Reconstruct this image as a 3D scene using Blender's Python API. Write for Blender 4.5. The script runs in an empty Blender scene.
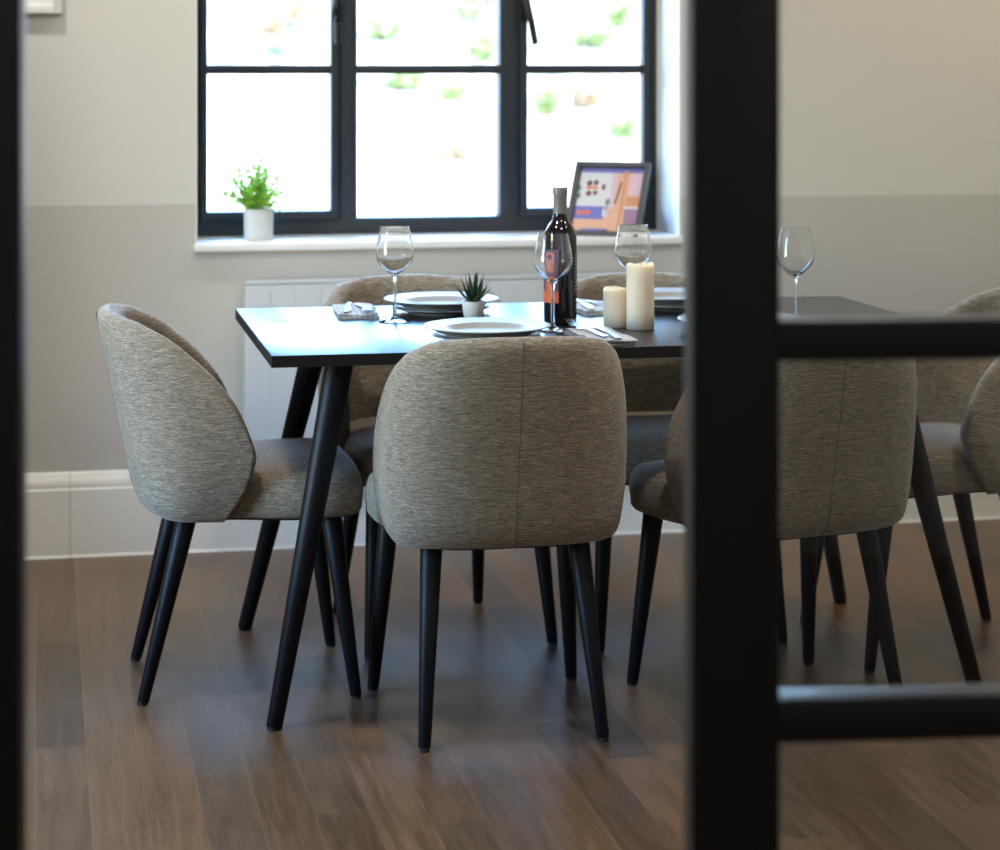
import bpy, bmesh, math, random
from mathutils import Vector, Matrix
random.seed(7)
PI = math.pi
R = math.radians
sc = bpy.context.scene
COL = sc.collection

# ------------------------------------------------------------------ helpers
def link(o):
    COL.objects.link(o); return o

def finish(name, bm, mat, parent=None, smooth=True, sharp=40, mods=None, loc=None):
    me = bpy.data.meshes.new(name)
    bm.normal_update()
    bmesh.ops.recalc_face_normals(bm, faces=bm.faces)
    bm.to_mesh(me); bm.free()
    mats = mat if isinstance(mat, (list, tuple)) else [mat]
    for m in mats: me.materials.append(m)
    o = bpy.data.objects.new(name, me)
    link(o)
    if parent is not None: o.parent = parent
    if loc is not None: o.location = loc
    if smooth:
        for p in me.polygons: p.use_smooth = True
        if sharp is not None: me.set_sharp_from_angle(angle=R(sharp))
    if mods:
        for kind, kw in mods:
            m = o.modifiers.new(kind, kind)
            for k, v in kw.items(): setattr(m, k, v)
        bpy.context.view_layer.update()
        dg = bpy.context.evaluated_depsgraph_get()
        nm = bpy.data.meshes.new_from_object(o.evaluated_get(dg))
        o.modifiers.clear(); o.data = nm; nm.name = name
        for p in nm.polygons: p.use_smooth = True
    return o

def box(bm, x0, x1, y0, y1, z0, z1, bev=0.0, seg=2, mi=0):
    t = bmesh.new()
    r = bmesh.ops.create_cube(t, size=1.0)
    for v in t.verts:
        v.co = Vector(((x0+x1)/2 + v.co.x*(x1-x0), (y0+y1)/2 + v.co.y*(y1-y0), (z0+z1)/2 + v.co.z*(z1-z0)))
    if bev > 0:
        bmesh.ops.bevel(t, geom=list(t.edges), offset=bev, segments=seg, profile=0.5, affect='EDGES')
    for f in t.faces: f.material_index = mi
    merge(bm, t)

def merge(bm, t, M=None):
    if M is not None: bmesh.ops.transform(t, matrix=M, verts=t.verts)
    me = bpy.data.meshes.new('tmp'); t.to_mesh(me); t.free()
    bm.from_mesh(me); bpy.data.meshes.remove(me)

def lathe(bm, prof, seg=32, M=None, mi=0, closed=False):
    """revolve (r,z) points about z; r==0 end points close into a fan"""
    t = bmesh.new(); rings = []
    for r, z in prof:
        if r < 1e-6: rings.append([t.verts.new((0, 0, z))])
        else: rings.append([t.verts.new((r*math.cos(2*PI*i/seg), r*math.sin(2*PI*i/seg), z)) for i in range(seg)])
    pairs = list(zip(rings[:-1], rings[1:]))
    if closed: pairs.append((rings[-1], rings[0]))
    for a, b in pairs:
        for i in range(seg):
            j = (i+1) % seg
            if len(a) == 1 and len(b) == 1: continue
            if len(a) == 1: f = t.faces.new((a[0], b[i], b[j]))
            elif len(b) == 1: f = t.faces.new((a[i], a[j], b[0]))
            else: f = t.faces.new((a[i], a[j], b[j], b[i]))
            f.material_index = mi
    merge(bm, t, M)

def axis_matrix(p, q):
    d = (Vector(q)-Vector(p)).normalized()
    return Matrix.Translation(Vector(p)) @ d.to_track_quat('Z', 'Y').to_matrix().to_4x4()

def rod(bm, p, q, r0, r1, seg=20, rnd=0.003, mi=0):
    L = (Vector(q)-Vector(p)).length
    prof = [(0, 0), (r0-rnd, 0), (r0-rnd*.3, rnd*.3), (r0, rnd), (r1, L-rnd), (r1-rnd*.3, L-rnd*.3), (r1-rnd, L), (0, L)]
    lathe(bm, prof, seg, axis_matrix(p, q), mi)

def tube(bm, pts, r, seg=8, mi=0, taper=None):
    t = bmesh.new(); rings = []
    n = len(pts); P = [Vector(p) for p in pts]
    up = Vector((0, 0, 1))
    for i in range(n):
        d = (P[min(i+1, n-1)]-P[max(i-1, 0)]).normalized()
        u = d.cross(up)
        if u.length < 1e-3: u = d.cross(Vector((0, 1, 0)))
        u.normalize(); w = u.cross(d).normalized()
        rr = r if taper is None else r*taper[i]
        rings.append([t.verts.new(P[i] + u*rr*math.cos(2*PI*k/seg) + w*rr*math.sin(2*PI*k/seg)) for k in range(seg)])
    for a, b in zip(rings[:-1], rings[1:]):
        for k in range(seg):
            t.faces.new((a[k], a[(k+1) % seg], b[(k+1) % seg], b[k])).material_index = mi
    t.faces.new(rings[0]).material_index = mi; t.faces.new(rings[-1]).material_index = mi
    merge(bm, t)

def interp(x, tab):
    if x <= tab[0][0]: return tab[0][1]
    for (a, va), (b, vb) in zip(tab[:-1], tab[1:]):
        if x <= b: return va + (vb-va)*(x-a)/(b-a)
    return tab[-1][1]

def smoothtab(x, tab):
    # average of neighbours for a softer curve
    h = 0.02
    return (interp(x-h, tab) + 2*interp(x, tab) + interp(x+h, tab))/4

def thing(name, label, cat, loc=(0, 0, 0), rotz=0, group=None):
    o = bpy.data.objects.new(name, None); link(o)
    o.empty_display_size = 0.1
    o.location = loc; o.rotation_euler = (0, 0, rotz)
    return tag(o, label, cat, group)

def tag(o, label, cat, group=None):
    o['label'] = label; o['category'] = cat
    if group: o['group'] = group
    return o

def struct(o):
    o['kind'] = 'structure'; return o

def dup(root, loc, rotz, label):
    r = root.copy(); link(r); r.location = loc; r.rotation_euler = (0, 0, rotz); r['label'] = label
    for ch in list(root.children):
        c = ch.copy(); link(c); c.parent = r
        for g in list(ch.children):
            d = g.copy(); link(d); d.parent = c
    return r

# ------------------------------------------------------------------ materials
class NT:
    def __init__(self, name):
        self.m = bpy.data.materials.new(name); self.m.use_nodes = True
        self.t = self.m.node_tree; self.t.nodes.clear()
        self.out = self.n('ShaderNodeOutputMaterial')
    def n(self, typ, **kw):
        x = self.t.nodes.new(typ)
        for k, v in kw.items(): setattr(x, k, v)
        return x
    def l(self, a, b): self.t.links.new(a, b)
    def math(self, op, a, b=None, c=None):
        x = self.n('ShaderNodeMath', operation=op)
        for i, v in enumerate((a, b, c)):
            if v is None: continue
            if isinstance(v, (int, float)): x.inputs[i].default_value = v
            else: self.l(v, x.inputs[i])
        return x.outputs[0]
    def mix(self, fac, a, b, blend='MIX'):
        x = self.n('ShaderNodeMix', data_type='RGBA', blend_type=blend)
        for i, v in ((0, fac), (6, a), (7, b)):
            if isinstance(v, (int, float)): x.inputs[i].default_value = v
            elif isinstance(v, tuple): x.inputs[i].default_value = v if len(v) == 4 else (*v, 1)
            else: self.l(v, x.inputs[i])
        return x.outputs[2]
    def noise(self, vec, scale, detail=3, rough=.5):
        x = self.n('ShaderNodeTexNoise'); x.inputs['Scale'].default_value = scale
        x.inputs['Detail'].default_value = detail; x.inputs['Roughness'].default_value = rough
        if vec is not None: self.l(vec, x.inputs['Vector'])
        return x.outputs['Fac']
    def mapping(self, vec, scale=(1, 1, 1), loc=(0, 0, 0), rot=(0, 0, 0)):
        x = self.n('ShaderNodeMapping'); x.inputs['Scale'].default_value = scale
        x.inputs['Location'].default_value = loc; x.inputs['Rotation'].default_value = rot
        self.l(vec, x.inputs['Vector']); return x.outputs[0]
    def ramp(self, fac, stops):
        x = self.n('ShaderNodeValToRGB'); e = x.color_ramp.elements
        while len(e) < len(stops): e.new(0.5)
        for k, (p, c) in enumerate(stops): e[k].position = p; e[k].color = (*c, 1)
        self.l(fac, x.inputs[0]); return x.outputs[0]
    def obj(self): return self.n('ShaderNodeTexCoord').outputs['Object']
    def bsdf(self, color, rough=.5, metal=0, spec=.5, **kw):
        b = self.n('ShaderNodeBsdfPrincipled')
        for key, v in (('Base Color', color), ('Roughness', rough), ('Metallic', metal), ('Specular IOR Level', spec)):
            if isinstance(v, tuple): b.inputs[key].default_value = (*v, 1) if len(v) == 3 else v
            elif isinstance(v, (int, float)): b.inputs[key].default_value = v
            else: self.l(v, b.inputs[key])
        for k, v in kw.items(): b.inputs[k.replace('_', ' ')].default_value = v
        self.l(b.outputs[0], self.out.inputs[0]); return b
    def bump(self, b, h, strength=.3, dist=.002):
        x = self.n('ShaderNodeBump'); x.inputs['Strength'].default_value = strength; x.inputs['Distance'].default_value = dist
        self.l(h, x.inputs['Height']); self.l(x.outputs[0], b.inputs['Normal'])

def srgb(r, g, b):
    f = lambda v: (v/255/12.92) if v/255 <= .04045 else ((v/255+.055)/1.055)**2.4
    return (f(r), f(g), f(b))

def plain(name, color, rough=.5, metal=0, spec=.5, var=.06, scale=30, **kw):
    n = NT(name)
    f = n.noise(n.obj(), scale, 4)
    c = n.mix(f, tuple(v*(1-var) for v in color), tuple(min(1, v*(1+var)) for v in color))
    n.bsdf(c, rough, metal, spec, **kw)
    return n.m

def fabric_mat(name, mode):
    n = NT(name); tc = n.n('ShaderNodeTexCoord'); o = tc.outputs['Object']
    def streak(sc1, sc2):
        a = n.noise(n.mapping(o, sc1), 1, 3, .6); b = n.noise(n.mapping(o, sc2), 1, 2, .6)
        return n.math('ADD', n.math('MULTIPLY', a, .5), n.math('MULTIPLY', b, .5))
    if mode == 'back':
        f = streak((38, 38, 500), (110, 110, 860))
    else:
        s = n.n('ShaderNodeSeparateXYZ'); n.l(tc.outputs['Normal'], s.inputs[0])
        side = n.math('GREATER_THAN', n.math('ABSOLUTE', s.outputs[0]), .6)
        fa = streak((38, 500, 500), (110, 860, 860)); fb = streak((38, 38, 500), (110, 110, 860))
        f = n.math('ADD', n.math('MULTIPLY', fb, side), n.math('MULTIPLY', fa, n.math('SUBTRACT', 1, side)))
    c = n.ramp(f, [(.31, (.060, .047, .034)), (.45, (.192, .157, .117)), (.55, (.290, .243, .187)), (.70, (.54, .465, .37))])
    bs = n.bsdf(c, .92, 0, .25, Sheen_Weight=.3, Sheen_Roughness=.45)
    n.bump(bs, f, .5, .0015)
    return n.m

M = {}
M['fabric_back'] = fabric_mat('melange_fabric_back', 'back')
M['fabric_seat'] = fabric_mat('melange_fabric_seat', 'seat')
M['seam'] = plain('seam_thread', (.115, .10, .082), .9)
M['leg'] = plain('black_lacquer_leg', (.0030, .0030, .0038), .48, spec=.22, var=.15)
M['under'] = plain('black_underlining', (.01, .01, .011), .8)
M['glide'] = plain('felt_glide', (.03, .03, .032), .7)
M['steel'] = plain('black_steel', (.004, .0038, .0042), .42, spec=.4)
M['win_frame'] = plain('slate_grey_window_frame', (.020, .027, .036), .45, var=.08)
M['win_handle'] = plain('dark_window_handle', (.012, .014, .016), .35, metal=.3)
M['white_paint'] = plain('white_gloss_paint', (.80, .80, .79), .4, var=.02)
M['skirting'] = plain('stone_white_skirting', srgb(233, 231, 224), .45, var=.02)
M['caulk'] = plain('white_caulk', (.85, .84, .82), .5, var=.02)
M['ceiling'] = plain('ceiling_paint', (.82, .81, .79), .9, var=.02)
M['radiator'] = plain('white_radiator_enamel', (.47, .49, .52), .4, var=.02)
M['porcelain'] = plain('white_porcelain', (.33, .315, .295), .45, spec=.2, var=.02)
M['pot'] = plain('matt_white_ceramic', (.60, .61, .61), .55, var=.04)
M['soil'] = plain('dark_soil', (.03, .022, .016), .95, var=.5, scale=200)
M['cutlery'] = plain('polished_steel', (.42, .42, .44), .25, metal=1, var=.03)
M['capsule'] = plain('silver_grey_capsule', (.22, .21, .205), .45, metal=.35, var=.12, scale=120)
M['bottle'] = plain('dark_bottle_glass', (.006, .004, .006), .06, spec=.6)
M['wick'] = plain('wick', (.55, .45, .35), .9)
M['frame_dark'] = plain('dark_grey_photo_frame', (.045, .05, .058), .4)
M['frame_white'] = plain('white_photo_frame', (.80, .80, .78), .45, var=.02)

def wax():
    n = NT('ivory_wax')
    n.bsdf((.70, .62, .50), .55, 0, .3, Subsurface_Weight=.75, Subsurface_Scale=.03)
    n.m.node_tree.nodes['Principled BSDF'].inputs['Subsurface Radius'].default_value = (1.0, .6, .35)
    return n.m
M['wax'] = wax()

def clear_glass(name):
    n = NT(name)
    b = n.bsdf((1, 1, 1), 0.0, 0, .5, Transmission_Weight=1.0, IOR=1.46)
    return n.m
M['crystal'] = clear_glass('clear_crystal')

def pane_glass(name, tint, ior=1.3):
    n = NT(name)
    tr = n.n('ShaderNodeBsdfTransparent'); tr.inputs[0].default_value = (*tint, 1)
    gl = n.n('ShaderNodeBsdfGlossy'); gl.inputs['Roughness'].default_value = .02
    fr = n.n('ShaderNodeFresnel'); fr.inputs[0].default_value = ior
    mx = n.n('ShaderNodeMixShader'); n.l(fr.outputs[0], mx.inputs[0]); n.l(tr.outputs[0], mx.inputs[1]); n.l(gl.outputs[0], mx.inputs[2])
    n.l(mx.outputs[0], n.out.inputs[0]); return n.m
M['pane'] = pane_glass('window_pane_glass', (.97, .985, .98))
M['door_pane'] = pane_glass('door_pane_glass', (.925, .93, .925), 1.36)

def wall_paint(name, upper, lower, zsplit):
    n = NT(name); o = n.obj()
    s = n.n('ShaderNodeSeparateXYZ'); n.l(o, s.inputs[0])
    f = n.math('GREATER_THAN', s.outputs[2], zsplit)
    c = n.mix(f, lower, upper)
    v = n.noise(o, 6, 4)
    c = n.mix(n.math('MULTIPLY', v, .10), c, (.5, .48, .44))
    b = n.bsdf(c, .85, 0, .25)
    n.bump(b, n.noise(o, 350, 2), .06, .001)
    return n.m
M['wall'] = wall_paint('two_tone_wall_paint', srgb(214, 212, 207), srgb(194, 191, 185), .951)
M['hall_wall'] = plain('hall_wall_paint', (.68, .66, .62), .9, var=.03)

def floor_mat():
    n = NT('oak_plank_floor'); o = n.obj()
    s = n.n('ShaderNodeSeparateXYZ'); n.l(o, s.inputs[0])
    W, L = .0985, .82
    u = n.math('DIVIDE', n.math('SUBTRACT', s.outputs[0], .088-W*60), W)
    row = n.math('FLOOR', u); fu = n.math('FRACT', u)
    wn = n.n('ShaderNodeTexWhiteNoise', noise_dimensions='1D'); n.l(row, wn.inputs['W'])
    v = n.math('ADD', n.math('DIVIDE', n.math('ADD', s.outputs[1], 30), L), n.math('MULTIPLY', wn.outputs['Value'], 9))
    cell = n.math('FLOOR', v); fv = n.math('FRACT', v)
    cb = n.n('ShaderNodeCombineXYZ'); n.l(row, cb.inputs[0]); n.l(cell, cb.inputs[1])
    w2 = n.n('ShaderNodeTexWhiteNoise', noise_dimensions='2D'); n.l(cb.outputs[0], w2.inputs['Vector'])
    rnd = w2.outputs['Value']
    # grain: stretched noise shifted by plank
    cg = n.n('ShaderNodeCombineXYZ')
    n.l(n.math('ADD', n.math('MULTIPLY', s.outputs[0], 55), n.math('MULTIPLY', rnd, 40)), cg.inputs[0])
    n.l(n.math('ADD', n.math('MULTIPLY', s.outputs[1], 3.0), n.math('MULTIPLY', rnd, 90)), cg.inputs[1])
    g1 = n.noise(cg.outputs[0], 1, 6, .7)
    cg2 = n.n('ShaderNodeCombineXYZ')
    n.l(n.math('MULTIPLY', s.outputs[0], 420), cg2.inputs[0]); n.l(n.math('MULTIPLY', s.outputs[1], 14), cg2.inputs[1])
    g2 = n.noise(cg2.outputs[0], 1, 2, .5)
    base = n.ramp(rnd, [(0, (.080, .049, .028)), (.3, (.142, .081, .038)), (.5, (.094, .062, .038)), (.8, (.166, .092, .043)), (1, (.108, .072, .045))])
    def stretch(v, lo, hi):
        return n.math('MINIMUM', n.math('MAXIMUM', n.math('DIVIDE', n.math('SUBTRACT', v, lo), hi-lo), 0), 1)
    ga = stretch(g1, .36, .64); gb = stretch(g2, .30, .70)
    grain = n.math('ADD', n.math('MULTIPLY', ga, .6), n.math('MULTIPLY', gb, .4))
    k = n.math('ADD', .55, n.math('MULTIPLY', grain, .95))
    kc = n.n('ShaderNodeCombineColor')
    for i in range(3): n.l(k, kc.inputs[i])
    c2 = n.mix(1.0, base, kc.outputs[0], 'MULTIPLY')
    e = .016
    seam = n.math('MAXIMUM', n.math('LESS_THAN', fu, e), n.math('LESS_THAN', fv, .0025))
    c3 = n.mix(n.math('MULTIPLY', seam, .45), c2, (.24, .19, .15))
    b = n.bsdf(c3, n.math('ADD', n.math('MULTIPLY', grain, .14), .28), 0, .5)
    n.bump(b, n.math('SUBTRACT', grain, n.math('MULTIPLY', seam, .8)), .16, .0015)
    return n.m
M['floor'] = floor_mat()

def table_mat():
    n = NT('dark_wenge_laminate'); o = n.obj()
    g = n.noise(n.mapping(o, (4, 160, 160)), 1, 4, .6)
    c = n.mix(g, (.007, .006, .0065), (.018, .015, .0145))
    b = n.bsdf(c, n.math('ADD', n.math('MULTIPLY', g, .06), .27), 0, .5)
    return n.m
M['table'] = table_mat()

M['edge'] = plain('dark_edge_band', (.012, .010, .010), .6, spec=.2)

def napkin_mat():
    n = NT('grey_striped_linen'); o = n.obj()
    s = n.n('ShaderNodeSeparateXYZ'); n.l(o, s.inputs[0])
    st = n.math('GREATER_THAN', n.math('SINE', n.math('MULTIPLY', s.outputs[0], 520)), .55)
    nz = n.noise(n.mapping(o, (600, 600, 600)), 1, 2)
    c = n.mix(n.math('MULTIPLY', st, .4), (.50, .50, .50), (.16, .16, .18))
    c = n.mix(n.math('MULTIPLY', nz, .35), c, (.42, .41, .40))
    n.bsdf(c, .95, 0, .2); return n.m
M['napkin'] = napkin_mat()

def leaf_mat(name, a, b):
    n = NT(name)
    f = n.noise(n.obj(), 60, 3)
    bs = n.bsdf(n.mix(f, a, b), .55, 0, .4)
    tl = n.n('ShaderNodeBsdfTranslucent'); tl.inputs[0].default_value = (b[0]*1.3, b[1]*1.4, b[2], 1)
    mx = n.n('ShaderNodeMixShader'); mx.inputs[0].default_value = .35
    n.l(bs.outputs[0], mx.inputs[1]); n.l(tl.outputs[0], mx.inputs[2]); n.l(mx.outputs[0], n.out.inputs[0])
    return n.m
M['fern'] = leaf_mat('fresh_green_leaf', (.12, .30, .03), (.36, .55, .08))
M['succulent'] = leaf_mat('dark_green_succulent', (.015, .04, .018), (.05, .10, .045))
M['shrub'] = leaf_mat('shrub_leaf', (.10, .14, .055), (.17, .21, .10))
M['shrub_dry'] = leaf_mat('dry_shrub_leaf', (.15, .11, .075), (.22, .17, .12))

def ground_mat():
    n = NT('pale_gravel_ground'); o = n.obj()
    a = n.noise(n.mapping(o, (.9, .9, .9)), 1, 6, .65)
    c = n.ramp(a, [(.36, (.15, .145, .11)), (.50, (.20, .175, .145)), (.62, (.22, .20, .175))])
    s = n.n('ShaderNodeSeparateXYZ'); n.l(o, s.inputs[0])
    up = n.math('MINIMUM', n.math('MAXIMUM', n.math('MULTIPLY', n.math('SUBTRACT', s.outputs[1], 21.3), .35), 0), 1)
    g1 = n.noise(n.mapping(o, (1.3, .8, 1.3), (7, 3, 0)), 1, 5, .6)
    g2 = n.noise(n.mapping(o, (1.9, .9, 1.9), (1, 9, 4)), 1, 5, .6)
    m1 = n.math('MULTIPLY', n.math('MINIMUM', n.math('MAXIMUM', n.math('MULTIPLY', n.math('SUBTRACT', g1, .53), 6), 0), 1), up)
    m2 = n.math('MULTIPLY', n.math('MINIMUM', n.math('MAXIMUM', n.math('MULTIPLY', n.math('SUBTRACT', g2, .56), 6), 0), 1), up)
    c = n.mix(m1, c, (.020, .029, .012)); c = n.mix(m2, c, (.034, .024, .018))
    n.bsdf(c, .95, 0, .2); return n.m
M['ground'] = ground_mat()

# ------------------------------------------------------------------ the setting
X0, X1, Y0, YW, ZC = -1.5, 3.45, -1.7, 6.352, 2.52
bm = bmesh.new(); box(bm, X0-.12, X1+.12, Y0-.12, YW+.02, -.12, 0)
struct(finish('floor', bm, M['floor'], smooth=False))
bm = bmesh.new(); box(bm, X0-.12, X1+.12, Y0-.12, YW+.34, ZC, ZC+.15)
struct(finish('ceiling', bm, M['ceiling'], smooth=False))
WX0, WX1, WZ0, WZ1 = .418, 1.796, .822, 2.13
bm = bmesh.new()
box(bm, X0-.12, WX0, YW, YW+.34, -.12, ZC); box(bm, WX1, X1+.12, YW, YW+.34, -.12, ZC)
box(bm, WX0, WX1, YW, YW+.34, -.12, WZ0); box(bm, WX0, WX1, YW, YW+.34, WZ1, ZC)
struct(finish('wall_back', bm, M['wall'], smooth=False))
LY0, LY1, LZ0, LZ1 = 3.75, 4.65, .45, 1.90
bm = bmesh.new(); box(bm, X0-.12, X0, Y0, LY0, 0, ZC); box(bm, X0-.12, X0, LY1, YW, 0, ZC)
box(bm, X0-.12, X0, LY0, LY1, 0, LZ0); box(bm, X0-.12, X0, LY0, LY1, LZ1, ZC)
struct(finish('wall_left', bm, M['wall'], smooth=False))
bm = bmesh.new(); box(bm, X1, X1+.12, Y0, YW, 0, ZC); struct(finish('wall_right', bm, M['wall'], smooth=False))
bm = bmesh.new(); box(bm, X0, X1, Y0-.12, Y0, 0, ZC); struct(finish('wall_front', bm, M['hall_wall'], smooth=False))

def baseboard(name, pts_a, pts_b, nrm):
    """extrude the skirting profile between two floor points; nrm points into the room"""
    prof = [(0, 0), (.020, 0), (.020, .182), (.0165, .186), (.0165, .197), (.0145, .206), (.010, .215), (.006, .224), (.003, .228), (0, .229)]
    b = bmesh.new(); A, B, N = Vector(pts_a), Vector(pts_b), Vector(nrm)
    ra = [b.verts.new(A + N*d + Vector((0, 0, z))) for d, z in prof]
    rb = [b.verts.new(B + N*d + Vector((0, 0, z))) for d, z in prof]
    k = len(prof)
    for i in range(k): b.faces.new((ra[i], ra[(i+1) % k], rb[(i+1) % k], rb[i]))
    b.faces.new(ra); b.faces.new(rb)
    o = struct(finish(name, b, M['skirting'], smooth=False))
    c = bmesh.new()
    lo, hi = N*.0205, N*.0245
    v = [c.verts.new(p) for p in (A+lo, B+lo, B+hi, A+hi)] + [c.verts.new(p+Vector((0, 0, .007))) for p in (A+lo, B+lo, B+lo+N*.001, A+lo+N*.001)]
    for f in ((0, 1, 2, 3), (4, 5, 6, 7), (2, 3, 7, 6), (0, 1, 5, 4), (1, 2, 6, 5), (3, 0, 4, 7)): c.faces.new([v[i] for i in f])
    finish('sealant_bead', c, M['caulk'], o, smooth=False)
baseboard('baseboard_back', (X0+.026, YW, 0), (.078, YW, 0), (0, -1, 0))
baseboard('baseboard_back.001', (.0795, YW, 0), (X1-.026, YW, 0), (0, -1, 0))
baseboard('baseboard_left', (X0, 2.35, 0), (X0, YW-.03, 0), (1, 0, 0))
baseboard('baseboard_right', (X1, 2.1, 0), (X1, YW-.03, 0), (-1, 0, 0))

# window --------------------------------------------------------------
YF = 6.60
win = bpy.data.objects.new('window_1', None); link(win); struct(win)
win.location = (0, 0, 0)
bm = bmesh.new()   # white reveal lining
box(bm, WX1-.004, WX1+.001, YW+.001, YF, WZ0+.02, WZ1); box(bm, WX0-.001, WX0+.004, YW+.001, YF, WZ0+.02, WZ1)
box(bm, WX0, WX1, YW+.001, YF, WZ1-.004, WZ1+.001)
finish('reveal', bm, M['white_paint'], win, smooth=False)
bm = bmesh.new(); box(bm, WX0-.004, WX1+.004, YW-.030, YF+.03, WZ0-.001, WZ0+.021, .004)
finish('window_sill', bm, M['white_paint'], win)
fz0, fz1 = .843, WZ1-.005
xL, xR = WX0+.004, WX1-.004
g = [(.466, .821), (.898, 1.319), (1.399, 1.750)]   # clear glass of the three lights
bm = bmesh.new()
box(bm, xL, .447, YF, YF+.07, fz0, fz1, .003); box(bm, 1.769, xR, YF, YF+.07, fz0, fz1, .003)
box(bm, xL, xR, YF-.002, YF+.068, fz0, fz0+.046, .003); box(bm, xL, xR, YF, YF+.07, fz1-.046, fz1, .003)
finish('outer_frame', bm, M['win_frame'], win)
for a, b_ in ((.842, .898), (1.319, 1.378)):
    bm = bmesh.new(); box(bm, a, b_, YF, YF+.07, fz0+.046, fz1-.046, .003)
    finish('mullion', bm, M['win_frame'], win)
for (a, b_), (sa, sb) in (((.466, .821), (.447, .842)), ((1.399, 1.750), (1.378, 1.769))):
    bm = bmesh.new()                                   # opening casement, standing a little proud
    y0, y1 = YF-.012, YF+.04
    z0, z1 = fz0+.043, fz1-.043
    box(bm, sa, a, y0, y1, z0, z1, .003); box(bm, b_, sb, y0, y1, z0, z1, .003)
    box(bm, a-.004, b_+.004, y0, y1, z0, z0+.026, .003); box(bm, a-.004, b_+.004, y0, y1, z1-.026, z1, .003)
    finish('sash', bm, M['win_frame'], win)
for a, b_ in g:
    for zb in (1.318, 1.722):
        bm = bmesh.new(); box(bm, a-.002, b_+.002, YF-.004, YF+.05, zb-.0125, zb+.0125, .003)
        finish('glazing_bar', bm, M['win_frame'], win)
    bm = bmesh.new(); box(bm, a-.003, b_+.003, YF+.022, YF+.026, fz0+.046, fz1-.046)
    finish('pane', bm, M['pane'], win, smooth=False)
for hx, lean in ((.834, .0), (1.386, .028)):
    bm = bmesh.new()
    box(bm, hx-.010, hx+.010, YF-.018, YF-.011, 1.455, 1.535, .003)
    rod(bm, (hx, YF-.015, 1.515), (hx, YF-.048, 1.515), .008, .008, 12, .002)
    tube(bm, [(hx, YF-.048, 1.528), (hx+lean*.1, YF-.052, 1.505), (hx+lean*.55, YF-.054, 1.455), (hx+lean, YF-.052, 1.392)], .0105, 10, taper=[1.1, 1.15, 1, .9])
    finish('handle', bm, M['win_handle'], win)

win2 = bpy.data.objects.new('window_2', None); link(win2); struct(win2)
bm = bmesh.new()
for a, b_ in ((LY0, LY0+.05), (LY1-.05, LY1), ((LY0+LY1)/2-.03, (LY0+LY1)/2+.03)): box(bm, X0-.10, X0-.04, a, b_, LZ0, LZ1, .003)
for a, b_ in ((LZ0, LZ0+.05), (LZ1-.05, LZ1), (1.30, 1.325)): box(bm, X0-.10, X0-.04, LY0, LY1, a, b_, .003)
finish('outer_frame', bm, M['win_frame'], win2)
bm = bmesh.new(); box(bm, X0-.072, X0-.068, LY0+.03, LY1-.03, LZ0+.03, LZ1-.03); finish('pane', bm, M['pane'], win2, smooth=False)
bm = bmesh.new(); box(bm, X0-.15, X0+.02, LY0-.01, LY1+.01, LZ0-.02, LZ0+.002, .003); finish('window_sill', bm, M['white_paint'], win2)

# glazed steel door and its screen, foreground --------------------------
dloc, drot = Vector((.639, 2.218, 0)), R(-6.3)
def hinge_empty(name, loc, rot):
    o = bpy.data.objects.new(name, None); link(o); o.location = loc; o.rotation_euler = (0, 0, rot); return struct(o)
door = hinge_empty('door_1', dloc, drot)
DT, DW, DH = .050, .98, 2.12
def bar_piece(name, x0, x1, z0, z1, parent, y0=0, y1=DT):
    b = bmesh.new(); box(b, x0, x1, y0, y1, z0, z1, .002)
    return finish(name, b, M['steel'], parent)
bar_piece('stile', 0, .0895, .012, DH, door); bar_piece('stile', DW-.09, DW, .012, DH, door)
for z0, z1 in ((.012, .112), (.296, .336), (.668, .711), (1.052, 1.093), (1.434, 1.475), (1.818, 1.858), (DH-.09, DH)):
    bar_piece('rail', .0895, DW-.09, z0, z1, door, .001, DT-.001)
b = bmesh.new(); box(b, .088, DW-.088, .022, .028, .10, DH-.08); finish('pane', b, M['door_pane'], door, smooth=False)
screen = hinge_empty('door_2', dloc, drot)   # fixed leaf left of the opening
bar_piece('stile', -.752, -.662, 0, DH, screen); bar_piece('stile', -2.02, -1.93, 0, DH, screen)
for z0, z1 in ((0, .11), (.676, .717), (1.057, 1.097), (1.438, 1.478), (DH-.09, DH)):
    bar_piece('rail', -1.93, -.752, z0, z1, screen, .001, DT-.001)
b = bmesh.new(); box(b, -1.932, -.75, .022, .028, .10, DH-.08); finish('pane', b, M['door_pane'], screen, smooth=False)
b = bmesh.new(); box(b, -2.02, DW+.06, -.005, DT+.005, DH+.006, DH+.06, .002)
tr = finish('trim_1', b, M['steel']); tr.location = dloc; tr.rotation_euler = (0, 0, drot); struct(tr)
b = bmesh.new(); box(b, DW+.006, DW+.06, -.005, DT+.005, 0, DH+.004, .002)
tr = finish('trim_2', b, M['steel']); tr.location = dloc; tr.rotation_euler = (0, 0, drot); struct(tr)
# wall over and beside the screen
b = bmesh.new(); box(b, -2.12, 2.80, -.04, .09, DH+.061, ZC); box(b, DW+.061, 2.80, -.04, .09, 0, DH+.061)
w = finish('wall_middle', b, M['hall_wall'], smooth=False); w.location = dloc; w.rotation_euler = (0, 0, drot); struct(w)

# ------------------------------------------------------------------ outside
def gz(x, y):
    base = -.15
    if y > 20: base += min((y-20)*.30, 7.5)
    return base + .10*math.sin(x*.9+y*.6)*max(0, min(1, (y-16)/6))
bm = bmesh.new()
nx, ny = 62, 90
V = [[bm.verts.new((-24+62*i/nx, -6+56*j/ny, gz(-24+62*i/nx, -6+56*j/ny))) for j in range(ny+1)] for i in range(nx+1)]
for i in range(nx):
    for j in range(ny): bm.faces.new((V[i][j], V[i+1][j], V[i+1][j+1], V[i][j+1]))
struct(finish('ground', bm, M['ground'], sharp=None))

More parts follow.
